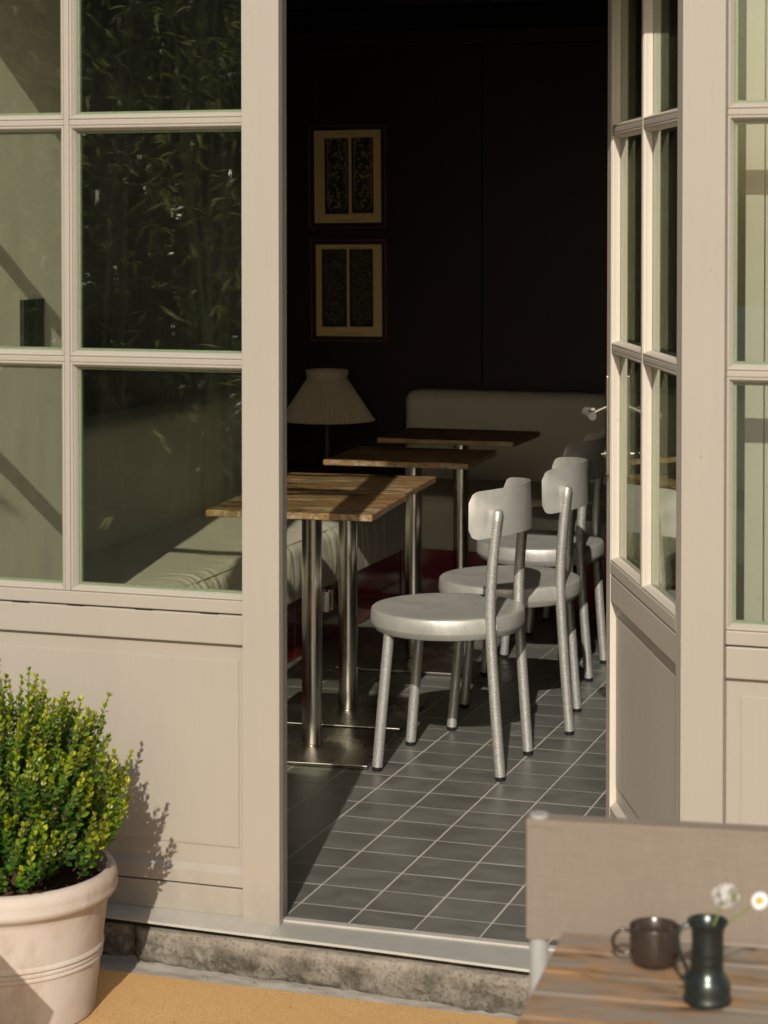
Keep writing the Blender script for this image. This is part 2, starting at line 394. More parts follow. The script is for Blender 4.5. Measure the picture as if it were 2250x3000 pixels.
# ---------------------------------------------------------------- setting: shell of the room, ground
ZG = -.115
g = MB().box(-40, 40, -40, -.02, ZG-.2, ZG).build('ground', PAVING); tag(g, kind='structure')
fl = MB().box(-2.2, 2.6, .001, 5.0, -.06, -.0015).build('floor', GROUT); tag(fl, kind='structure')
for nm, b, m in (('wall_left', (-2.05, -1.9, 0.9, 4.95, -.05, 2.7), DARKWALL), ('wall_right', (2.3, 2.45, .02, 4.95, -.05, 2.7), DARKWALL),
                 ('ceiling', (-2.3, 2.6, -.06, 4.95, 2.62, 2.75), DARKCEIL),
                 ('facade_wall_left', (-4.5, -.972, -.06, .03, ZG, 3.2), PAINT), ('facade_wall_right', (1.93, 5.5, -.06, .03, ZG, 3.2), PAINT),
                 ('facade_wall_top', (-.971, 1.929, -.055, .03, 2.42, 3.2), PAINT)):
    tag(box(nm, *b, m, bevel=0), kind='structure')
pl = MB().grid(lambda a, b: (-.975 + .0012*noise.noise(Vector((a*9, b*14, 2))), .012+(.868-.012)*a, -.05+2.66*b), 30, 90).build('plaster_face', PLASTER, None, 60)
wl_ = box('plaster_wall', -1.9, -.979, .035, .868, -.05, 2.61, PLASTER, bevel=.004); tag(wl_, kind='structure'); pl.parent = wl_
# back wall: panelling boards with open joints and a cornice
bw = thing('panelled_back_wall', 'near black wine coloured panelled wall at the far end of the room', 'wall')
xs = [-1.9, -1.62, -.853, -.085, .68, 1.45, 2.3]
for i in range(len(xs)-1): box('wall_panel', xs[i]+.002, xs[i+1]-.002, 4.65, 4.68, 0, 2.33, DARKWALL, bw, .003)
box('wall_backing', -1.9, 2.3, 4.685, 4.75, -.05, 2.62, DARKCEIL, bw, 0)
box('cornice', -1.9, 2.3, 4.60, 4.66, 2.333, 2.40, DARKWALL, bw, .004); box('frieze', -1.9, 2.3, 4.625, 4.66, 2.404, 2.5, DARKCEIL, bw, .004)
box('ceiling_moulding', -1.9, 2.3, 4.56, 4.66, 2.504, 2.56, DARKWALL, bw, .006)

# tiles
camv = Vector(cam.location)
tile_m = MB().box(-.0729, .0729, -.0687, .0687, -.006, 0).mesh('tile', TILE)
cut_m = MB().box(-.0737, .0737, -.057, .057, -.006, 0).mesh('cut_tile', TILE)
cells = []
for i in range(-8, 17):
    for j in range(-1, 33):
        x = -.009+.151*(i+.5); y = .120+.1425*(j+.5)
        if y > 4.6: continue
        cells.append((0 if (-1.05 < x < .98 and y < 3.95) else 1, (Vector((x, y, 0))-camv).length, x, y, j))
cells.sort()
far = MB()
for n_, (q, dd, x, y, j) in enumerate(cells):
    if n_ < 296 and q == 0:
        o = link('tile', cut_m if j == -1 else tile_m, fl); o.location = (x, y if j > -1 else .0605, rnd.uniform(-.0004, .0004))
        o.rotation_euler = (rnd.uniform(-.0025, .0025), rnd.uniform(-.0025, .0025), rnd.uniform(-.002, .002))
        md = o.modifiers.new('bevel', 'BEVEL'); md.width = .0012; md.segments = 1
    else:
        y0 = y-.0695 if j > -1 else .003
        far.box(x-.0737, x+.0737, y0, y+.0695, -.006, 0)
tag(far.build('tiles', TILE, fl), kind='stuff')

# threshold
th = thing('door_threshold', 'worn pale sill of wood strip and grey aluminium along the doorway foot', 'threshold')
box('wood_strip', -1.6, 1.95, -.026, -.001, -.03, .008, SILLWOOD, th, .003)
s = MB(); xa, xb = -1.6, 1.95
NS = 60
xa = .008
def sill_pt(u, v):
    x = xa+(xb-xa)*u; sk = -.040*max(-.7, min(.7, x))
    prof = [(-.0275, .003), (-.102+sk, -.002), (-.109+sk, -.003), (-.1105+sk, -.0085), (-.105+sk, -.0095)]
    k = min(int(v*4), 3); f = v*4-k; y = prof[k][0]*(1-f)+prof[k+1][0]*f; z = prof[k][1]*(1-f)+prof[k+1][1]*f
    w = noise.noise(Vector((x*2.2, 0, 3)))*.003
    return (x, y+(w if v > .2 else 0), z+(w*.5 if v > .2 else 0))
s.grid(sill_pt, NS, 4).build('metal_sill', SILL, th, 35)
xa, xb = -1.6, .0075
MB().grid(sill_pt, NS, 4).build('painted_sill', SILLWOOD, th, 35)
box('sill_shade_strip', -1.6, 1.95, -.074, -.028, -.024, -.014, BLACK, th, 0)  # solid black strip standing in for the shade below the sill

# stone step
st = thing('stone_step', 'weathered mossy stone step below the doorway sill', 'step')
def stone(x0, x1, yo, seed):
    def fn(u, v):
        a = u; x = x0+(x1-x0)*a
        prof = [(-.02, -.024), (-.078, -.025), (-.092, -.028), (-.100, -.040), (-.100, -.075), (-.093, -.100), (-.080, -.118), (-.06, -.125)]
        t = v*7; k = min(int(t), 6); f = t-k
        y = prof[k][0]*(1-f)+prof[k+1][0]*f; z = prof[k][1]*(1-f)+prof[k+1][1]*f
        n1 = noise.noise(Vector((x*7, z*25, seed))); n2 = noise.noise(Vector((x*34, z*60, seed+5)))
        n3 = noise.noise(Vector((x*90, z*140, seed+9)))
        e = min(1, (a*(x1-x0))/.03, ((1-a)*(x1-x0))/.03); e = max(0, e)
        w = min(1, v*3); sk = -.036*max(-.7, min(.7, x))*(1+.5*v)-.004
        return (x, y+sk+yo+(n1*.007+n2*.004+n3*.0018)*w+(1-math.sqrt(1-(1-e)**2) if e < 1 else 0)*.03*w, z+(n1*.003+n2*.003)*w)
    return fn
MB().grid(stone(-.335, 1.9, 0, 1), 560, 30).build('stone', STEP, st, 70)
MB().grid(stone(-.80, -.345, .014, 4), 120, 30).build('stone', STEP, st, 70)
MB().grid(stone(-1.7, -.81, .008, 8), 120, 16).build('stone', STEP, st, 70)
def strip(u, v):
    x = -1.7+3.6*u; y = -.185+.125*v
    return (x, y+.004*noise.noise(Vector((x*5, y*9, 0))), ZG+.003+.010*v+.005*noise.noise(Vector((x*14, y*40, 1)))+.003*noise.noise(Vector((x*50, y*70, 1))))
cs = MB().grid(strip, 400, 14).build('mortar_strip', CONCRETE, None, 70); tag(cs, kind='structure')

# door mat
MATB = 1.745
def matfn(u, v):
    x = -.95+2.3*u; y = -1.9+MATB*v
    e = .0025*noise.noise(Vector((x*3, y*3, 0)))
    return (x, y+(.003*noise.noise(Vector((x*25, 0, 3))) if v > .99 else 0), ZG+.013+e*.4)
dm = MB().grid(matfn, 120, 60)
dm.box(-.949, 1.349, -1.899, -.1562, ZG+.001, ZG+.0112)
dm = dm.build('doormat', COIR, None, 60); tag(dm, 'large golden brown coir mat laid along the foot of the step', 'doormat')
# coir fibres along the back edge and over the near field
ff = MB()
for k in range(15000):
    x = rnd.uniform(-.45, 1.05); y = -.156-abs(rnd.gauss(0, .16)) if rnd.random() < .7 else rnd.uniform(-.7, -.157)
    a = rnd.uniform(0, 6.28); l = rnd.uniform(.002, .005); w = .00045; z = ZG+.012; h = rnd.uniform(.001, .0035)
    dx, dy = math.cos(a)*l, math.sin(a)*l; b = len(ff.v)
    ff.v += [(x-dy/l*w, y+dx/l*w, z), (x+dy/l*w, y-dx/l*w, z), (x+dx, y+dy, z+h)]; ff.f.append((b, b+1, b+2))
o = ff.build('coir_fibre', COIR, dm); tag(o, kind='stuff')

# ---------------------------------------------------------------- glazed joinery
# local frame: x across, front face towards -y, z up.  zrows / xcols give daylight openings (outer edge of the beads)
def ring(mb, x0, x1, z0, z1, prof):
    b = len(mb.v); n = len(prof)
    for ins, y in prof:
        mb.v += [(x0+ins, y, z0+ins), (x1-ins, y, z0+ins), (x1-ins, y, z1-ins), (x0+ins, y, z1-ins)]
    for i in range(n-1):
        for k in range(4):
            a = b+i*4+k; c = b+i*4+(k+1) % 4; mb.f.append((a, c, c+4, a+4))
BEAD = [(0, .004), (.0015, .0015), (.004, .001), (.0065, .0025), (.0075, .006), (.0085, .007), (.0125, .0175), (.013, .0205)]
BEADB = [(0, .043), (.004, .044), (.008, .042), (.013, .036), (.013, .0315)]
ZR = [(.713, 1.237), (1.250, 1.775), (1.788, 2.312)]
def panel(root, x0, x1, cols, zb=.0, paint=PAINT, glass=GLASS, stiles=(None, None), gapd=.003, low=True, facets=False):
    """x0,x1 outer edges; cols = list of (xa,xb) openings"""
    T = .045
    # stiles
    box('stile', x0, cols[0][0], 0, T, zb, 2.40, paint, root)
    box('stile', cols[-1][1], x1, 0, T, zb, 2.40, paint, root)
    a, b = cols[0][0]+.0006, cols[-1][1]-.0006
    box('top_rail', a, b, 0, T, 2.312, 2.40, paint, root)
    for i in range(len(cols)-1):
        box('muntin', cols[i][1], cols[i+1][0], .0005, T-.001, .713, 2.3115, paint, root, .002)
    for (xa, xb) in cols:
        for i in range(2):
            box('muntin', xa+.0003, xb-.0003, .0012, T-.002, ZR[i][1], ZR[i+1][0], paint, root, .002)
        for (za, zc) in ZR:
            mb = MB(); ring(mb, xa, xb, za, zc, BEAD); ring(mb, xa, xb, za, zc, BEADB)
            mb.build('glazing_bead', paint, root, 25)
            g_ = MB().box(xa+.0115, xb-.0115, .0208, .0216, za+.0115, zc-.0115).build('glass_pane', glass, root)
            MB().box(xa+.0115, xb-.0115, .0300, .0308, za+.0115, zc-.0115).build('inner_pane', glass, g_)
            sp = MB(); ring(sp, xa+.0118, xb-.0118, za+.0118, zc-.0118, [(.0, .0220), (.0060, .0222), (.0062, .0296), (.0, .0297)])
            sp.build('glazing_spacer', SEAL, g_)
    # rails below the glass
    box('lower_rail', a, b, .0, T, .683, .7128, paint, root, .0025)
    box('middle_rail', a, b, .001, T-.001, .613, .6795, paint, root, .003)
    # recess with raised field
    box('panel_board', a, b, .016, .032, .098, .6125, paint, root, 0)
    xr = b-.030; xl = a+.030
    if facets: xr, xl = b-.01, a+.01
    mb = MB(); ring(mb, xl, xr, .155, .578, [(0, .0158), (.0003, .0135), (.004, .0130)])
    bb = len(mb.v); mb.v += [(xl+.004, .0130, .159), (xr-.004, .0130, .159), (xr-.004, .0130, .574), (xl+.004, .0130, .574)]; mb.f.append((bb, bb+1, bb+2, bb+3))
    mb.build('raised_field', paint, root)
    # bottom rails
    mb = MB(); bb = len(mb.v)
    mb.v += [(a, .0155, .112), (b, .0155, .112), (a, .001, .098), (b, .001, .098), (a, .001, .070), (b, .001, .070), (a, .02, .070), (b, .02, .070)]
    mb.f += [(0, 2, 3, 1), (2, 4, 5, 3), (4, 6, 7, 5)]; mb.build('weather_rail', paint, root)
    box('bottom_rail', a, b, .002, T-.001, zb, .0655, paint, root, .002)

# left fixed unit
lf = thing('glazed_front_panel', 'beige fixed glazed panel of six panes left of the doorway, behind the box shrub', 'window', (0, -.030, 0))
panel(lf, -.965, -.060, [(-.950, -.526), (-.513, -.074)], zb=.004)
for k, xx in enumerate((-.64, -.50, -.33, -.17)):
    MB().box(xx-.022, xx+.022, -.0006, .0, .6802, .6828).build('drainage_slot', BLACK, lf)
po = thing('door_post', 'beige painted wooden post between the left panes and the open doorway', 'post')
box('cover_board', -.0815, .006, -.052, -.028, .001, 2.419, PAINT, po, .0012)
box('post_core', -.0735, -.006, -.0275, .03, .001, 2.419, PAINT, po, .001)
box('keep_strip', -.0058, .001, -.0275, -.015, .001, 2.419, PAINT, po, .001)
lt = thing('door_lintel', 'beige painted head board above the doorway', 'lintel')
box('head_board', .0065, .895, -.05, .03, 2.265, 2.419, PAINT, lt)
# right post and sidelight
pr_ = thing('hinge_post', 'beige painted post right of the open door leaf, with one dark knot speck', 'post')
box('cover_board', .8955, .984, -.052, -.005, .001, 2.419, PAINT, pr_, .0012)
box('hinge_bead', .8955, .906, -.0048, .03, .001, 2.419, PAINT, pr_, .001)
MB().lathe([(0, -.0006), (.0018, -.0004), (.0022, 0)], 9).build('speck', BLACK, pr_).matrix_local = Matrix.Translation((.936, -.0524, 1.072)) @ Matrix.Rotation(R(90), 4, 'X')
rs = thing('glazed_sidelight', 'beige sidelight of tall panes at the right edge, above the sling chair', 'window', (0, -.034, 0))
panel(rs, .9845, 1.925, [(.985, 1.43), (1.443, 1.90)], zb=.004)
# boarded shutter behind the sidelight
bs = thing('boarded_shutter', 'pale cream boarded shutter standing behind the right hand panes', 'shutter')
x = .984
for w in (.043, .10, .10, .10, .10, .10, .10, .10, .10, .10):
    if x+w > 1.95: break
    box('board', x, x+w-.0025, .22, .238, .01, 2.5, BOARD, bs, .002); x += w
box('shutter_back', .985, 1.93, .2385, .245, .01, 2.5, BOARD, bs, 0)

# the open door leaf
HA = R(22.5)
def leaf(name, label, off, cat='door'):
    r = thing(name, label, cat, (.892+off*math.cos(HA), -.006+off*math.sin(HA), 0), -(math.pi/2-HA))
    # local x: from -.905 (free edge) to 0 (hinge)
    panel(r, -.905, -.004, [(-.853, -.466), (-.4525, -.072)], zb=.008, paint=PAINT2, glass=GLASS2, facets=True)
    return r
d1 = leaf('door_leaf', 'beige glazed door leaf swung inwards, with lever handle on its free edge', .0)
# handle on the exterior face (local -y), at local x=-.872
MB().box(-.884, -.862, -.009, -.0002, .925, 1.175).build('handle_plate', CHROME, d1, None, .004, 3)
lv = MB(); lv.tube([(-.873, -.008, 1.088), (-.873, -.038, 1.088), (-.872, -.050, 1.087), (-.862, -.059, 1.086), (-.845, -.062, 1.085), (-.79, -.061, 1.083), (-.765, -.060, 1.082)], .0095, 18,
        radii=[.0100, .0098, .0102, .0110, .0112, .0108, .0100])
h = lv.build('handle', HANDLE, d1, 40)
MB().tube([(-.873, -.012, .978), (-.873, -.009, .978)], .009, 16).build('lock_cylinder', HANDLE, d1, 40)
kb = MB().tube([(-.873, -.0095, .978), (-.873, -.020, .978)], .0045, 10).build('key_barrel', CHROME, d1, 40)

# ---------------------------------------------------------------- banquettes
def cushion(name, x0, x1, y0, y1, z0, z1, root, r=.045, seg=5):
    mb = MB(); mb.box(x0, x1, y0, y1, z0, z1); o = mb.build(name, LEATHER, root, None, r, seg)
    o.data.polygons.foreach_set('use_smooth', [True]*len(o.data.polygons)); return o
b1 = thing('side_banquette', 'long cream upholstered bench along the left wall behind the tables', 'bench')
def seatfn(u, v):
    y = .875+3.02*u; Rr = .062
    # profile: top from back to front edge, quarter round, front face down, tuck under
    L1, L2, L3 = .53, Rr*1.5708, .145; t = v*(L1+L2+L3); wr = 0
    if t < L1: x, z, nx, nz = -1.50+t, .452, 0, 1; wr = max(0, (t-L1+.13)/.13)
    elif t < L1+L2: a = (t-L1)/Rr; x, z, nx, nz = -.97+math.sin(a)*Rr-.007, .452-Rr+math.cos(a)*Rr, math.sin(a), math.cos(a); wr = 1
    else: f = (t-L1-L2); x, z, nx, nz = -.915+.006*math.sin(f/L3*3.14), .39-f, 1, 0; wr = 1-.65*f/L3
    g_ = noise.noise(Vector((y*26+noise.noise(Vector((y*3, 0, 0)))*3, v*2.2, 0)))*.0042+noise.noise(Vector((y*60, v*4, 4)))*.0016
    sag = .004*noise.noise(Vector((y*3, t*7, 2)))
    k = g_*wr+sag; 
    if abs(t-(L1+L2*.55)) < .006: k -= .0035
    return (x+nx*k, y, z+nz*k)
MB().grid(seatfn, 760, 64).build('seat_cushion', LEATHER, b1, 80)
box('seat_base', -1.50, -.95, .88, 3.89, .239, .40, LEATHER, b1, .01)
MB().tube([(-.9385, .88, .4365), (-.9385, 2.4, .4365), (-.9385, 3.88, .4365)], .0026, 8).build('piping', LEATHER, b1, 60)
cushion('back_cushion', -1.72, -1.485, .875, 3.80, .40, .865, b1, .045)
for i in range(5):
    y0 = .875+.60*i; box('plinth_panel', -1.6, -.985, y0+.001, y0+.599 if i < 4 else 3.892, .004, .2375, RED, b1, .0012)
# bright steel bracket low on the plinth
br = thing('steel_plinth_bracket', 'small polished steel bracket on the red plinth beside the front table poles', 'bracket', (-.985, 2.97, .118))
MB().box(0, .020, 0, .006, 0, .077).build('bracket_cheek', CHROME, br, None, .002)
MB().box(0, .020, .045, .051, 0, .077).build('bracket_cheek', CHROME, br, None, .002)
MB().box(.0005, .006, .006, .12, .002, .075).build('bracket_plate', CHROME, br, None, .002)
b2 = thing('rear_banquette', 'cream upholstered bench with rounded back against the dark far wall', 'bench')
cushion('seat_cushion', -1.065, 2.2, 3.86, 4.50, .222, .445, b2, .035)
cushion('back_cushion', -1.155, 2.2, 4.46, 4.635, .225, .825, b2, .050)
for i in range(6):
    x0 = -.984+.55*i; box('plinth_panel', x0+.001, x0+.549, 3.895, 4.4, .004, .2215, RED, b2, .0012)
cb = thing('corner_cabinet', 'low black cabinet in the corner under the pleated lamp', 'cabinet')
box('cabinet_body', -1.86, -1.16, 4.14, 4.62, .0, .44, MAT_BLACK, cb, .006); box('cabinet_top', -1.87, -1.157, 4.12, 4.63, .442, .462, DARKWOOD, cb, .004)

# lamp
lp = thing('table_lamp', 'unlit table lamp with pleated cream shade in the far left corner', 'lamp', (-1.463, 4.34, .4625))
N = 4*58
prof = [(.206, .232), (.1985, .240), (.160, .300), (.120, .362), (.089, .410), (.0875, .418), (.092, .432), (.0935, .446), (.0925, .450)]
amp = [.022, .020, .016, .012, .008, .005, .006, .006, .006]
MB().lathe(prof, N, rip=lambda t, i: amp[i]*(1 if int(t/(2*math.pi)*N+.5) % 4 in (0, 1) else -1)).build('lamp_shade', SHADE, lp, 20)
MB().lathe([(0, 0), (.070, 0), (.072, .008), (.060, .018), (.022, .035), (.016, .07), (.019, .12), (.014, .17), (.011, .27), (.011, .34), (0, .341)], 28).build('lamp_base', DARKWOOD, lp, 40)
MB().box(-.088, .088, -.001, .001, .425, .428).build('shade_spider', HANDLE, lp)

# pictures
def picture(label, x0, x1, z0, z1, tilt, lacemat, dense, pan, group='framed lace prints'):
    cx, cz = (x0+x1)/2, (z0+z1)/2; w, h = (x1-x0)/2, (z1-z0)/2
    p = thing('framed_print', label, 'picture', (cx, 4.648, cz), 0, group); p.rotation_euler = (0, tilt, 0)
    f = .006
    for bx in ((-w, w, -h, -h+f), (-w, w, h-f, h), (-w, -w+f, -h+f+.0003, h-f-.0003), (w-f, w, -h+f+.0003, h-f-.0003)):
        box('frame_bar', bx[0], bx[1], -.018, 0, bx[2], bx[3], FRAMEWOOD, p, .001)
    MB().box(-w+f, w-f, -.006, -.001, -h+f, h-f).build('mount', MAT_BLACK, p)
    a, b_, c, d = .068*2*w, .068*2*w, .052*2*h, .052*2*h
    MB().box(-w+a, w-b_, -.0068, -.0061, -h+c, h-d).build('paper', PAPER, p)
    for i, (u0, u1, v0, v1) in enumerate(pan):
        X0, X1, Z0, Z1 = -w+u0*2*w, -w+u1*2*w, h-v1*2*h, h-v0*2*h
        q = MB().box(X0, X1, -.0074, -.0069, Z0, Z1).build('print_panel', MAT_BLACK, p)
        # lace strip: long band with rounded lower end and scalloped edge
        m = (X0+X1)/2+.002; hw = (X1-X0)*.5*(.80 if not dense else .88); zt = Z1-.002; zb_ = Z0+(Z1-Z0)*.025
        ln = []; NN = 60
        for k in range(NN+1):
            z = zt+(zb_-zt)*k/NN; e = (z-zb_)/hw; wv = hw
            if e < .9: wv = hw*math.sqrt(max(0, 1-(1-e/.9)**2))
            sc = (.10 if dense else .035)*hw*math.sin(k*.55+i*2) + .03*hw*math.sin(k*1.7+i)
            ln.append((max(.0005, wv+(sc if e > .4 else sc*.3)), z))
        mb = MB(); bb = 0
        for ww, z in ln: mb.v += [(m-ww, -.0080, z), (m+ww, -.0080, z)]
        for k in range(NN): mb.f.append((2*k, 2*k+2, 2*k+3, 2*k+1))
        mb.build('lace_print', lacemat, p)
        if not dense:
            mb = MB()
            for s_ in (-1, 1):
                for k in range(NN):
                    (wa, za), (wb, zc) = ln[k], ln[k+1]; t = .0022; b0 = len(mb.v)
                    mb.v += [(m+s_*wa, -.0083, za), (m+s_*wb, -.0083, zc), (m+s_*max(0, wb-t), -.0083, zc), (m+s_*max(0, wa-t), -.0083, za)]; mb.f.append((b0, b0+1, b0+2, b0+3))
            rr = random.Random(int(20+i))
            def flower(cx_, cz_, r_):
                for a_ in range(5):
                    an = a_*1.2566+rr.random(); b0 = len(mb.v); px_, pz_ = cx_+math.cos(an)*r_, cz_+math.sin(an)*r_; q_ = r_*.55
                    mb.v += [(px_+math.cos(j*1.047)*q_, -.0084, pz_+math.sin(j*1.047)*q_) for j in range(6)]; mb.f.append(tuple(range(b0, b0+6)))
            hh = zt-zb_
            for fz, fx in ((.10, .3), (.20, -.1), (.23, -.45), (.36, .15), (.40, .45), (.47, -.1), (.52, .25), (.55, .05), (.69, 0), (.74, .12), (.84, -.2), (.88, .25), (.93, .0)):
                flower(m+fx*hw*.8*(1 if i == 0 else -1), zt-fz*hh, .0042)
            for s_ in (-1, 1):
                for c_ in (.12, .42, .55):
                    for k in range(22):
                        t = k/22*6.283; t2 = (k+1)/22*6.283; cxx = m+s_*hw*.78; czz = zt-(c_+.04*i)*hh; b0 = len(mb.v)
                        mb.v += [(cxx+math.cos(t)*.0065, -.0085, czz+math.sin(t)*.022), (cxx+math.cos(t2)*.0065, -.0085, czz+math.sin(t2)*.022), (cxx+math.cos(t2)*.0052, -.0085, czz+math.sin(t2)*.0202), (cxx+math.cos(t)*.0052, -.0085, czz+math.sin(t)*.0202)]
                        mb.f.append((b0, b0+1, b0+2, b0+3))
            mb.build('lace_edging', LACE_LINE, p)
    # faint caption marks
    mb = MB()
    for zz, wd in ((h*.835, .05), (-h*.85, .06)):
        xx = -wd
        while xx < wd:
            l = rr_cap.uniform(.003, .008); mb.box(xx, xx+l, -.0072, -.0069, zz, zz+.0022); xx += l+.0022
    mb.build('caption_print', MAT_BLACK, p)
rr_cap = random.Random(3)
picture('upper framed print of two bright floral lace strips on aged paper', -1.657, -1.292, 1.528, 1.990, R(-.5), LACE_A, False, [(.205, .515, .128, .862), (.555, .835, .125, .857)])
picture('lower framed print of two dim dense lace strips above the lamp', -1.648, -1.288, 1.02, 1.478, R(-.4), LACE_B, True, [(.145, .475, .095, .858), (.510, .820, .095, .855)])
# socket plates
so = thing('wall_socket', 'small black socket plate low on the far wall right of the lamp', 'socket', (-1.463, 4.648, .52))
MB().box(-.038, .038, -.010, 0, -.038, .038).build('socket_plate', MAT_BLACK, so, None, .003); MB().lathe([(0, -.012), (.02, -.0115), (.022, -.010)], 20).build('socket_insert', RUBBER, so).matrix_local = Matrix.Rotation(R(90), 4, 'X')
sp = thing('glass_wall_panel', 'small dark glass tablet on the pale plaster wall behind the left pane', 'panel', (-.9738, .662, 1.284))
BGL = mat_simple('black_rippled_glass', (.006, .010, .006), .06, bump=.5, nscale=8, bdist=.004)
MB().box(0, .010, -.056, .056, -.064, .064).build('dark_glass', BGL, sp, None, .0015)
mb = MB()
for y0, y1, z0, z1 in ((-.0585, .0585, .0642, .067), (-.0585, .0585, -.067, -.0642), (-.0585, -.0562, -.064, .064), (.0562, .0585, -.064, .064)): mb.box(0, .012, y0, y1, z0, z1)
mb.build('metal_rim', RUBBER, sp)

# ---------------------------------------------------------------- bistro tables
def table(label, tx, ty, rz, w, d, px, py, plate, zt=.735):
    t = thing('bistro_table', label, 'table', (tx, ty, 0), rz, 'bistro tables with striped stone tops')
    T = .020
    MB().box(-w/2, w/2, -d/2, d/2, zt-T, zt).build('table_top', STONE, t, None, .0025, 3)
    e = .0006
    mb = MB()
    for bx in ((-w/2+.003, w/2-.003, -d/2-e, -d/2+.002), (-w/2+.003, w/2-.003, d/2-.002, d/2+e)): mb.box(bx[0], bx[1], bx[2], bx[3], zt-T+.0025, zt-.0025)
    for bx in ((-w/2-e, -w/2+.002), (w/2-.002, w/2+e)): mb.box(bx[0], bx[1], -d/2+.003, d/2-.003, zt-T+.0025, zt-.0025)
    mb.build('edge_band', STONE_EDGE, t)
    MB().tube([(px, py, .0125), (px, py, zt-T-.006)], .0300, 48).build('pole', STEEL, t, 40)
    MB().lathe([(.0302, .0124), (.0325, .0126), (.033, .015), (.0302, .0165)], 40, (px, py)).build('pole_collar', STEEL, t, 40)
    MB().lathe([(0, zt-T-.006), (.11, zt-T-.0058), (.11, zt-T-.0005)], 30, (px, py)).build('top_flange', RUBBER, t)
    x0, x1, y0, y1 = plate
    MB().box(x0, x1, y0, y1, .0012, .0122).build('base_plate', PLATE, t, None, .002, 2)
    for xx, yy in ((x0+.03, y0+.03), (x1-.03, y1-.03), (x0+.03, y1-.03), (x1-.03, y0+.03)):
        MB().lathe([(0, -.0002), (.01, -.0001), (.01, .0013)], 12, (xx, yy)).build('glide', RUBBER, t)
    return t
table('front bistro table, its sunlit orange striped top reaching behind the door post', -.480, 1.452, R(5.5), .487, .462, 0, .035, (-.218, .218, -.18, .25))
table('second bistro table abutting the front one, post shadow falling across its top', -.532, 1.922, R(5.0), .487, .462, 0, .035, (-.22, .22, -.19, .24))
table('third bistro table, shaded top between the lit front pair and the rearmost one', -.580, 2.768, R(3.0), .515, .455, 0, .03, (-.22, .22, -.21, .22))
table('rearmost bistro table with a dark top before the far bench', -.620, 3.512, R(.6), .535, .425, .0, .02, (-.21, .21, -.20, .21))

# ---------------------------------------------------------------- chairs
def make_chair(label):
    c = thing('aluminium_chair', label, 'chair', (0, 0, 0), 0, 'aluminium bistro chairs facing the tables')
    zt = .452
    prof = [(0, zt-.004), (.10, zt-.003), (.180, zt-.0012), (.211, zt), (.2158, zt-.0012), (.2188, zt-.0040), (.2202, zt-.0080), (.2218, zt-.020), (.2222, zt-.040), (.2215, zt-.0425), (.2120, zt-.0570), (.2095, zt-.0600), (.15, zt-.060), (0, zt-.060)]
    mb = MB().lathe(prof, 72, (-.018, 0), 1.0, 1.035); mb.build('seat', SEATALU, c, 24)
    def leg(pts, name='leg', ends=False):
        n = 14; P = []
        for i in range(n+1):
            t = i/n*(len(pts)-1); k = min(int(t), len(pts)-2); f = t-k
            p0 = Vector(pts[max(k-1, 0)]); p1 = Vector(pts[k]); p2 = Vector(pts[k+1]); p3 = Vector(pts[min(k+2, len(pts)-1)])
            P.append(.5*((2*p1)+(-p0+p2)*f+(2*p0-5*p1+4*p2-p3)*f*f+(-p0+3*p1-3*p2+p3)*f**3))
        rr = [.0152]*len(P)
        if ends:
            d = (P[-1]-P[-2]).normalized(); P += [P[-1]+d*.003, P[-1]+d*.0045]; rr += [.0128, .0095]
        o = MB().tube(P, .0152, 20, radii=rr).build(name, ALU, c, 50)
        d = (P[1]-P[0]).normalized(); MB().tube([P[0]-d*.0125, P[0]-d*.009, P[0]-d*.0002], .0146, 18, radii=[.0125, .0148, .0150]).build('rubber_foot', RUBBER, o, 40)
    for s_ in (-1, 1):
        leg([(-.180, s_*.157, .0125), (-.164, s_*.154, .2), (-.146, s_*.150, .402)])
        leg([(.180, s_*.154, .0125), (.163, s_*.156, .24), (.151, s_*.156, .45), (.157, s_*.155, .60), (.172, s_*.153, .752)], 'back_leg', True)
        MB().tube([(.150, s_*.1400, .425), (.151, s_*.1445, .425)], .017, 16).build('weld', ALU, c, 60)
    # curved back plate, concave towards the seat
    Rr, H = .211, .133; half = 1.13; th = .0032; cz = .746; xc = .008
    NU, NV = 48, 14
    def pt(u, v, off):
        a = (u*2-1); ang = a*half; cr = .030; hl = Rr*half
        s_ = abs(a)*hl; dv = (v*2-1)*H/2
        lim = H/2
        if s_ > hl-cr: lim = H/2-cr+math.sqrt(max(0, cr*cr-(s_-(hl-cr))**2))
        z = cz+dv/(H/2)*lim + .006*math.cos(ang) + .010*abs(a)**2*(-1)
        r_ = Rr+off-.010*(dv/(H/2))*.5
        lean = .03*(z-cz)
        return (xc+.0+math.cos(ang)*r_+lean, math.sin(ang)*r_, z)
    mb = MB(); mb.grid(lambda u, v: pt(u, v, 0), NU, NV); mb.grid(lambda u, v: pt(1-u, v, th), NU, NV)
    L = (NU+1)*(NV+1)
    def a_(i, j): return i*(NV+1)+j
    def b_(i, j): return L+(NU-i)*(NV+1)+j
    for i in range(NU):
        mb.f.append((a_(i, 0), a_(i+1, 0), b_(i+1, 0), b_(i, 0))); mb.f.append((a_(i+1, NV), a_(i, NV), b_(i, NV), b_(i+1, NV)))
    for j in range(NV):
        mb.f.append((a_(0, j+1), a_(0, j), b_(0, j), b_(0, j+1))); mb.f.append((a_(NU, j), a_(NU, j+1), b_(NU, j+1), b_(NU, j)))
    mb.build('backrest', SEATALU, c, 40)
    return c
c1 = make_chair('nearest aluminium chair, whole and sunlit, at the front table')
c1.location = (-.037, 1.455, 0)
dup(c1, (-.001, 2.012, 0), R(9), 'second aluminium chair from the front, its lit back plate turned slightly towards the tables')
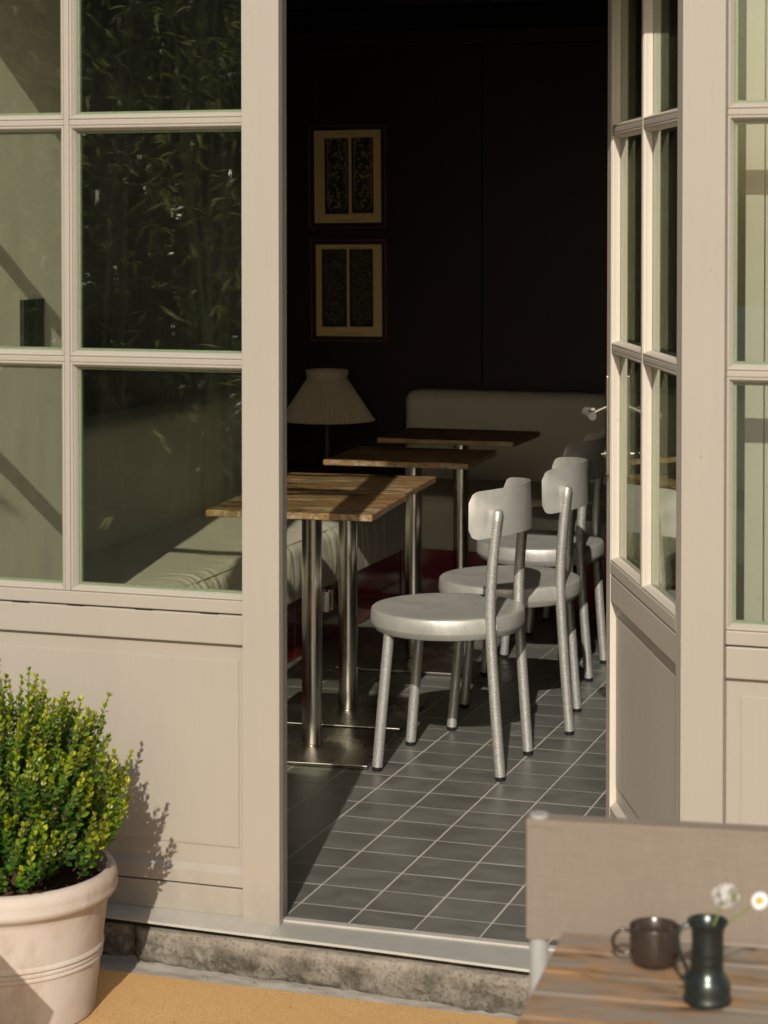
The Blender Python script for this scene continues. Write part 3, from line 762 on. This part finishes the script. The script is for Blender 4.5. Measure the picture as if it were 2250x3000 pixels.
dup(c1, (-.101, 2.795, 0), R(3), 'third aluminium chair, lit seat edge but back plate in shade behind the door handle')
dup(c1, (-.135, 3.535, 0), R(2), 'farthest aluminium chair, wholly in shade before the rear bench')

# ---------------------------------------------------------------- pot with box shrub
PX, PY_ = -.465, -.435
pot = thing('terracotta_pot', 'large pale weathered terracotta pot with ringed body at the lower left', 'pot', (PX, PY_, ZG+.0135))
prof = [(0, 0), (.184, 0), (.188, .004), (.1905, .03), (.2005, .116), (.2045, .119), (.2045, .123), (.2015, .126), (.2050, .129), (.2052, .133), (.2020, .136), (.2072, .140), (.2072, .145), (.2045, .149), (.2095, .185), (.2155, .232), (.2170, .240), (.2215, .246),
        (.230, .251), (.2355, .258), (.2370, .266), (.2345, .273), (.2365, .281), (.2345, .292), (.230, .300), (.224, .304), (.216, .3045), (.211, .300), (.209, .28), (.206, .24), (.0, .24)]
pb = MB().lathe(prof, 120, rip=lambda t, i: .0025*math.sin(t*3+i*.1)+.0015*math.sin(t*7+1)).build('pot_body', TERRA, pot, 35)
def soil(u, v):
    r = .207*u; t = v*2*math.pi; x, y = r*math.cos(t), r*math.sin(t)
    return (x, y, .262+.012*(1-u)+.010*noise.noise(Vector((x*22, y*22, 0)))+.008*noise.noise(Vector((x*60, y*60, 3)))+.004*noise.noise(Vector((x*150, y*150, 3))))
MB().grid(soil, 60, 200).build('soil', SOIL, pot, 60)
lm = MB()
for k in range(420):
    r = .2*math.sqrt(rnd.random()); t = rnd.uniform(0, 6.28); s_ = rnd.uniform(.002, .0075); cx, cy, cz = r*math.cos(t), r*math.sin(t), .270+.008*(1-r/.2)+rnd.uniform(-.004, .004)
    b0 = len(lm.v); ps = [(1,0,0),(-1,0,0),(0,1,0),(0,-1,0),(0,0,1),(0,0,-1)]
    for p in ps: q = rnd.uniform(.6, 1.2)*s_; lm.v.append((cx+p[0]*q, cy+p[1]*q, cz+p[2]*q*.8))
    lm.f += [tuple(b0+i for i in q) for q in ((0,2,4),(2,1,4),(1,3,4),(3,0,4),(2,0,5),(1,2,5),(3,1,5),(0,3,5))]
tag(lm.build('soil_crumbs', SOIL, pot), kind='stuff')

sh = thing('box_shrub', 'bushy box shrub with yellow green shoot tips growing in the terracotta pot', 'shrub', (PX, PY_, ZG+.275)); sh.scale = (1.03, 1.03, .945)
lv_v, lv_f, lv_t = [], [], []
tw = MB()
def leafat(p, d, up, L_, tint):
    d = d.normalized(); s_ = d.cross(up); s_ = s_.normalized() if s_.length > 1e-3 else Vector((1, 0, 0)); nrm = s_.cross(d)
    b0 = len(lv_v); w = L_*.34
    P = [p, p+d*L_*.30+s_*w*.85+nrm*L_*.05, p+d*L_*.65+s_*w*.95+nrm*L_*.04, p+d*L_-nrm*L_*.045, p+d*L_*.65-s_*w*.95+nrm*L_*.04, p+d*L_*.30-s_*w*.85+nrm*L_*.05, p+d*L_*.3-nrm*L_*.02, p+d*L_*.68-nrm*L_*.03]
    lv_v.extend(tuple(q) for q in P)
    for q in ((0, 6, 1), (1, 6, 7, 2), (2, 7, 3), (0, 5, 6), (5, 4, 7, 6), (4, 3, 7)): lv_f.append(tuple(b0+i for i in q)); lv_t.append(tint)
brnd = random.Random(11)
def sprig(p0, d0, n, tipness, ll, bend=.10):
    p = Vector(p0); d = Vector(d0).normalized(); pts = [tuple(p)]; st_ = .0125
    ph = brnd.uniform(0, 3.14)
    for i in range(n):
        d = (d + Vector((0, 0, bend*.35)) + Vector((brnd.gauss(0, .05), brnd.gauss(0, .05), 0))).normalized(); p = p+d*st_; pts.append(tuple(p))
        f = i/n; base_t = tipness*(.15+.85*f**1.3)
        ax = d.cross(Vector((0, 0, 1))); ax = ax.normalized() if ax.length > .05 else Vector((1, 0, 0))
        a = ph+i*1.5708
        sd = Quaternion(d, a) @ ax
        sc = ll*(1-.35*f**3)
        for sg in (-1, 1):
            dd = (sd*sg*(.85-.35*f)+d*(.55+.45*f)+Vector((brnd.gauss(0, .12), brnd.gauss(0, .12), brnd.gauss(0, .12))))
            leafat(p, dd, d, sc*brnd.uniform(.8, 1.15), max(0, min(1, base_t+brnd.gauss(0, .10))))
    for sg in (0, 1, 2): leafat(p, d+Vector((brnd.gauss(0, .3), brnd.gauss(0, .3), brnd.gauss(0, .1))), Vector((1, .2, 0)), ll*.8, min(1, tipness*1.05))
    tw.tube(pts[::3]+[pts[-1]], .001, 4, radii=None)
# envelope
def env(th_, ph_):
    # radius of the crown in direction (azimuth th_, elevation ph_)
    return (.240+.085*noise.noise(Vector((math.cos(th_)*1.3, math.sin(th_)*1.3, ph_*2))))
for k in range(820):
    th_ = brnd.uniform(0, 2*math.pi); ph_ = math.asin(brnd.uniform(-.12, 1)**1.0 if True else 0)
    rx = env(th_, ph_); rz = rx*1.0
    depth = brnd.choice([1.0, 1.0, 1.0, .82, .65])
    tip = Vector((math.cos(th_)*math.cos(ph_)*rx, math.sin(th_)*math.cos(ph_)*rx, .125+math.sin(ph_)*rz))*1.0
    tip = Vector((tip.x*depth, tip.y*depth, .125+(tip.z-.125)*depth+.0))
    if tip.z < .0: tip.z = .01
    out = Vector((tip.x, tip.y, 0))*1.6; d = (out*.9+Vector((0, 0, .30+.30*math.sin(max(0, ph_))))).normalized()
    n = brnd.randint(5, 9)
    p0 = tip - d*(n*.0125)*.8
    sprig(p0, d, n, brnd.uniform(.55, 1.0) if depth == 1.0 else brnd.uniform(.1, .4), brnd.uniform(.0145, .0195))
for (tx, ty, tz) in [(.14, .0, .385), (.16, -.03, .405), (.185, .02, .36), (.21, -.04, .32), (.09, -.02, .40), (.02, -.04, .40), (.24, .0, .27), (.12, -.06, .39), (.26, -.06, .16), (.27, .0, .20), (.25, .06, .15), (.24, .08, .22), (.115, .02, .40), (-.03, -.08, .43), (.10, -.12, .38), (-.12, .0, .42), (.235, .05, .20), (.245, -.02, .13), (.23, -.10, .24), (.17, .06, .36), (.05, .05, .415), (-.06, .08, .42), (.02, -.15, .40), (.19, -.14, .28), (.20, .12, .22), (.255, .02, .17)]:
    for q in range(3):
        d = Vector((tx*.9, ty*.9, .22)).normalized(); t0 = Vector((tx, ty, tz))+Vector((brnd.gauss(0, .012), brnd.gauss(0, .012), brnd.gauss(0, .018)))
        sprig(t0-d*.09, d, 9, 1.0, .0180, .3)
for k in range(120):
    th_ = brnd.uniform(0, 2*math.pi); ph_ = math.asin(brnd.uniform(.0, 1)); rx = env(th_, ph_)+brnd.uniform(.0, .05)
    tip = Vector((math.cos(th_)*math.cos(ph_)*rx, math.sin(th_)*math.cos(ph_)*rx, .125+math.sin(ph_)*rx*1.08))
    d = Vector((tip.x*1.0, tip.y*1.0, .42)).normalized(); sprig(tip-d*.1, d, 9, 1.0, brnd.uniform(.014, .019), .3)
for k in range(60):
    a = brnd.uniform(0, 6.28); r = brnd.uniform(.1, .2); tip = Vector((math.cos(a)*r, math.sin(a)*r, brnd.uniform(.08, .25)))
    tw.tube([(math.cos(a)*.02, math.sin(a)*.02, -.02), (tip.x*.5, tip.y*.5, tip.z*.55), tuple(tip)], .003, 5, radii=[.0045, .003, .0018])
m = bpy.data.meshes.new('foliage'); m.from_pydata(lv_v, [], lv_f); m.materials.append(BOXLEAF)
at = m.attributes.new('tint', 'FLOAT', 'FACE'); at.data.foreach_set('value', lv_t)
m.polygons.foreach_set('use_smooth', [True]*len(m.polygons))
tag(link('foliage', m, sh), kind='stuff'); tag(tw.build('twigs', TWIG, sh, 60), kind='stuff')

# ---------------------------------------------------------------- foreground terrace table, chair, cup, jug
TZ = .600
ft = thing('terrace_table', 'blurred weathered plank topped table in the lower right foreground', 'table', (1.030, -1.645, 0), R(4))
yy = 0; k = 0
for w in (.075, .082, .078, .085, .08, .083, .079, .082):
    yy2 = yy-w; box('plank', .0, .80, yy2+.0012, yy, TZ-.022, TZ, PLANK, ft, .003); yy = yy2
for lx, ly in ((.08, -.08), (.72, -.08), (.08, -.56), (.72, -.56)):
    MB().box(lx-.02, lx+.02, ly-.02, ly+.02, ZG, TZ-.0225).build('leg', WHITEMETAL, ft, None, .003)
box('apron', .07, .73, -.57, -.07, TZ-.05, TZ-.0225, WHITEMETAL, ft, .002)

pc = thing('sling_chair', 'taupe fabric backed terrace chair tucked in behind the blurred table', 'chair', (.969, -1.535, 0), R(7.5))
W = .50; zb_, zt_ = .553, .722
def sl(u, v, off=0):
    x = -.016+(W+.032)*u; bow = .012*math.sin(math.pi*u); return (x, off-bow-.016 if 0 else off-.016-bow*.4, zb_+(zt_-zb_)*v+.004*math.sin(math.pi*u)*(-1 if v > .5 else .5))
mb = MB(); mb.grid(lambda u, v: sl(u, v, 0), 30, 8); mb.grid(lambda u, v: sl(1-u, v, .0325), 30, 8)
mb.grid(lambda u, v: (-.016-.004*math.sin(math.pi*u), -.016+.0325*u, zb_+(zt_-zb_)*v), 4, 2)
mb.grid(lambda u, v: (W+.016, -.016+.0325*u, zb_+(zt_-zb_)*v), 2, 2); mb.build('back_fabric', SLING, pc, 60)
mb = MB(); mb.box(-.017, W+.017, -.0175, .0175, zt_-.012, zt_-.001); mb.build('top_hem', SLING, pc, None, .002)
for xx in (0, W):
    MB().tube([(xx, 0, ZG), (xx, 0, .3), (xx, 0, zt_+.004)], .0135, 20).build('back_post', WHITEMETAL, pc, 40)
    MB().tube([(xx, -.43, ZG), (xx, -.43, .30)], .0125, 16).build('front_leg', WHITEMETAL, pc, 40)
    MB().tube([(xx, 0, .29), (xx, -.43, .30)], .011, 16).build('side_rail', WHITEMETAL, pc, 40)
MB().box(-.005, W+.005, -.42, -.01, .302, .308).build('seat_fabric', SLING, pc, None, .002)

cup = thing('coffee_cup', 'low brown glazed cup standing on the blurred foreground table', 'cup', (1.172, -1.735, TZ+.0005))
MB().lathe([(0, .003), (.020, .003), (.0205, 0), (.024, .0), (.0285, .005), (.0315, .014), (.032, .030), (.0322, .054), (.0316, .0555), (.0302, .054), (.0298, .03), (.028, .014), (.022, .0065), (0, .006)], 48).build('cup_body', CUP, cup, 50)
pts = [(-.031+.0, .0, .046)]
for i in range(9):
    a = R(95+i*21.5); pts.append((-.034+.0165*math.cos(a)*1.0-.003, 0, .032+.0165*math.sin(a)))
pts.append((-.031, 0, .018)); hd = MB().tube(pts, .0026, 10, radii=None).build('handle', CUP, cup, 50)
cup.rotation_euler = (0, 0, R(16)); cup.scale = (1, 1, .92)
jug = thing('pewter_jug', 'small dark pewter jug with handle holding two blurred flowers', 'jug', (1.2595, -1.845, TZ+.0005), R(20))
MB().lathe([(0, 0), (.030, 0), (.0318, .003), (.0310, .007), (.0292, .010), (.0300, .016), (.0295, .024), (.0262, .032), (.0215, .038), (.0205, .046), (.0206, .052), (.0212, .053), (.0208, .055), (.0206, .063), (.0212, .064), (.0208, .066),
            (.0204, .080), (.0206, .090), (.0225, .097), (.0262, .101), (.0268, .1035), (.0255, .105), (.0225, .101), (.0190, .09), (.018, .05), (0, .04)], 56).build('jug_body', PEWTER, jug, 45)
MB().tube([(-.0235, 0, .098), (-.034, 0, .096), (-.040, 0, .085), (-.038, 0, .068), (-.031, 0, .052), (-.026, 0, .040), (-.031, 0, .030), (-.036, 0, .034)], .003, 10, radii=[.0032, .0035, .0036, .0034, .003, .0028, .0025, .002]).build('handle', PEWTER, jug, 50)
jug.scale = (.95, .95, .96)
fa = thing('lilac_flower_head', 'round pale lilac and green flower head in the pewter jug', 'flower', (1.2595, -1.845, TZ+.046))
frn = random.Random(5); cc = Vector((.020, .010, .084))
MB().tube([(0, 0, 0), (.006, .003, .045), tuple(cc)], .0014, 6).build('stem', GREENST, fa)
mb = MB(); md_ = MB()
for k in range(85):
    d = Vector((frn.gauss(0, 1), frn.gauss(0, 1), frn.gauss(0, 1))).normalized(); r = frn.uniform(.009, .0165); c = cc+d*r; s_ = frn.uniform(.0018, .0034)
    u = d.cross(Vector((.3, .5, .8))).normalized(); v = d.cross(u)
    for j in range(5):
        a = j*1.2566; a2 = a+.5; b0 = len(mb.v); e = c+(u*math.cos(a)+v*math.sin(a))*s_*1.6+d*s_*.5; e2 = c+(u*math.cos(a2)+v*math.sin(a2))*s_*1.5+d*s_*.4
        mb.v += [tuple(c), tuple(e), tuple(e2)]; mb.f.append((b0, b0+1, b0+2))
    if k % 2 == 0: md_.tube([tuple(cc), tuple(c)], .0007, 4)
mb.build('petals', PINK, fa); md_.build('florets', GREENST, fa)
fb = thing('daisy', 'small white daisy with yellow centre leaning right out of the jug', 'flower', (1.2595, -1.845, TZ+.046))
dc = Vector((.062, .010, .082))
MB().tube([(.004, 0, 0), (.022, .002, .052), tuple(dc)], .0011, 6).build('stem', GREENST, fb)
mb = MB(); ax = Vector((-.15, -.75, .5)).normalized(); u = ax.cross(Vector((0, 0, 1))).normalized(); v = ax.cross(u)
for j in range(13):
    a = j*6.283/13; d = u*math.cos(a)+v*math.sin(a); s_ = ax.cross(d); b0 = len(mb.v); L_ = .0125
    mb.v += [tuple(dc+d*.003), tuple(dc+d*L_*.6+s_*.0024+ax*.001), tuple(dc+d*L_-ax*.001), tuple(dc+d*L_*.6-s_*.0024+ax*.001)]; mb.f.append((b0, b0+1, b0+2, b0+3))
mb.build('petals', PETAL, fb)
MB().lathe([(0, .0035), (.003, .003), (.0045, .001), (.0046, 0)], 14).build('flower_centre', YELLOW, fb, 60).matrix_local = Matrix.Translation(dc) @ ax.to_track_quat('Z', 'Y').to_matrix().to_4x4()

# ---------------------------------------------------------------- garden opposite the facade (seen mirrored in the panes)
def bamboo(name, label, spots, h, nl, seed, spread=.55, cat='bamboo', kind=None):
    r = random.Random(seed); V, F, T = [], [], []; cu = MB()
    root = thing(name, label, cat)
    for (bx, by) in spots:
        for q in range(3):
            x = bx+r.gauss(0, .10); y = by+r.gauss(0, .10); hh = h*r.uniform(.8, 1.08); lx, ly = r.gauss(0, .10), r.gauss(0, .10)
            P = [Vector((x+lx*(t**2)*hh*.6, y+ly*(t**2)*hh*.6, ZG+t*hh)) for t in (0, .25, .5, .75, 1)]
            cu.tube([tuple(p) for p in P], .009, 6, radii=[.010, .0095, .008, .006, .002])
            for k in range(nl):
                t = r.uniform(.12, 1)**.8; i = min(int(t*4), 3); p = P[i].lerp(P[i+1], t*4-i)
                p = p+Vector((r.gauss(0, spread*.42), r.gauss(0, spread*.42), r.gauss(0, .08)))
                a = r.uniform(0, 6.28)
                for w_ in range(4):
                    a2 = a+r.gauss(0, .5); d = Vector((math.cos(a2), math.sin(a2), r.uniform(-.9, .1))).normalized(); L_ = r.uniform(.05, .11); s_ = d.cross(Vector((0, 0, 1))).normalized()*L_*.06
                    b0 = len(V); m_ = p+d*L_*.4; V += [tuple(p), tuple(m_+s_), tuple(p+d*L_-Vector((0, 0, L_*.15))), tuple(m_-s_)]; F.append((b0, b0+1, b0+2, b0+3)); T.append(r.random())
    m = bpy.data.meshes.new('foliage'); m.from_pydata(V, [], F); m.materials.append(BAMBOOLEAF)
    at = m.attributes.new('tint', 'FLOAT', 'FACE'); at.data.foreach_set('value', T)
    tag(link('foliage', m, root), kind='stuff'); tag(cu.build('culms', CULM, root, 60), kind='stuff'); return root
bamboo('bamboo_hedge', 'tall bamboo hedge across the terrace, mirrored in the dark window panes', [(-4.6+.32*i, -3.8-.30*((i*7) % 3)) for i in range(11)], 2.9, 120, 3, .55)
bamboo('potted_bamboo', 'feathery bamboo standing out of frame that shades the left plaster wall', [(-.82, -1.75)], 2.45, 45, 9, .34)
hw = thing('added_hedge', 'ivy dark hedge wall added behind the bamboo to cut sky fill', 'hedge')  # added opposite for bounce and less blue fill from the open sky
HEDGE = mat_simple('dark_hedge', (.030, .042, .016), .9, var=.6, nscale=7, bump=1, bdist=.05)
MB().box(-9, -1.2, -7.4, -6.9, ZG, 2.9).build('hedge_body', HEDGE, hw)
# sloping footstool added out of frame so its edge shades the pot foot
fs = thing('pot_occluder', 'unseen sloping footstool standing out of frame before the pot', 'occluder', (-.42, -1.22, 0))
MB().box(-.06, .30, -.15, .15, -.006, .006).build('occluder_top', SLING, fs).matrix_local = Matrix.Translation((0, 0, .47)) @ Matrix.Rotation(R(42), 4, 'Y')
for xx, zz in ((-.02, .47), (.19, .28)):
    for yy in (-.13, .13): MB().tube([(xx, yy, ZG), (xx, yy, zz)], .012, 10).build('leg', TWIG, fs, 40)

# dry litter on the mat and mortar strip
DRY = mat_simple('dry_leaf_scrap', (.30, .10, .035), .8, var=.5, nscale=60)
lb = MB()
for k in range(46):
    x = rnd.uniform(-.35, .6); y = rnd.choice([rnd.uniform(-.5, -.16), rnd.uniform(-.150, -.118)]); z = ZG+.0165 if y < -.155 else ZG+.016; q = rnd.uniform(.0012, .0042); a = rnd.uniform(0, 6.28); b0 = len(lb.v)
    lb.v += [(x+math.cos(a+j*1.57)*q*(1 if j % 2 else .45), y+math.sin(a+j*1.57)*q*(1 if j % 2 else .45), z+rnd.uniform(0, .0022)) for j in range(4)]; lb.f.append((b0, b0+1, b0+2, b0+3))
lt_ = lb.build('leaf_litter', DRY); tag(lt_, kind='stuff')
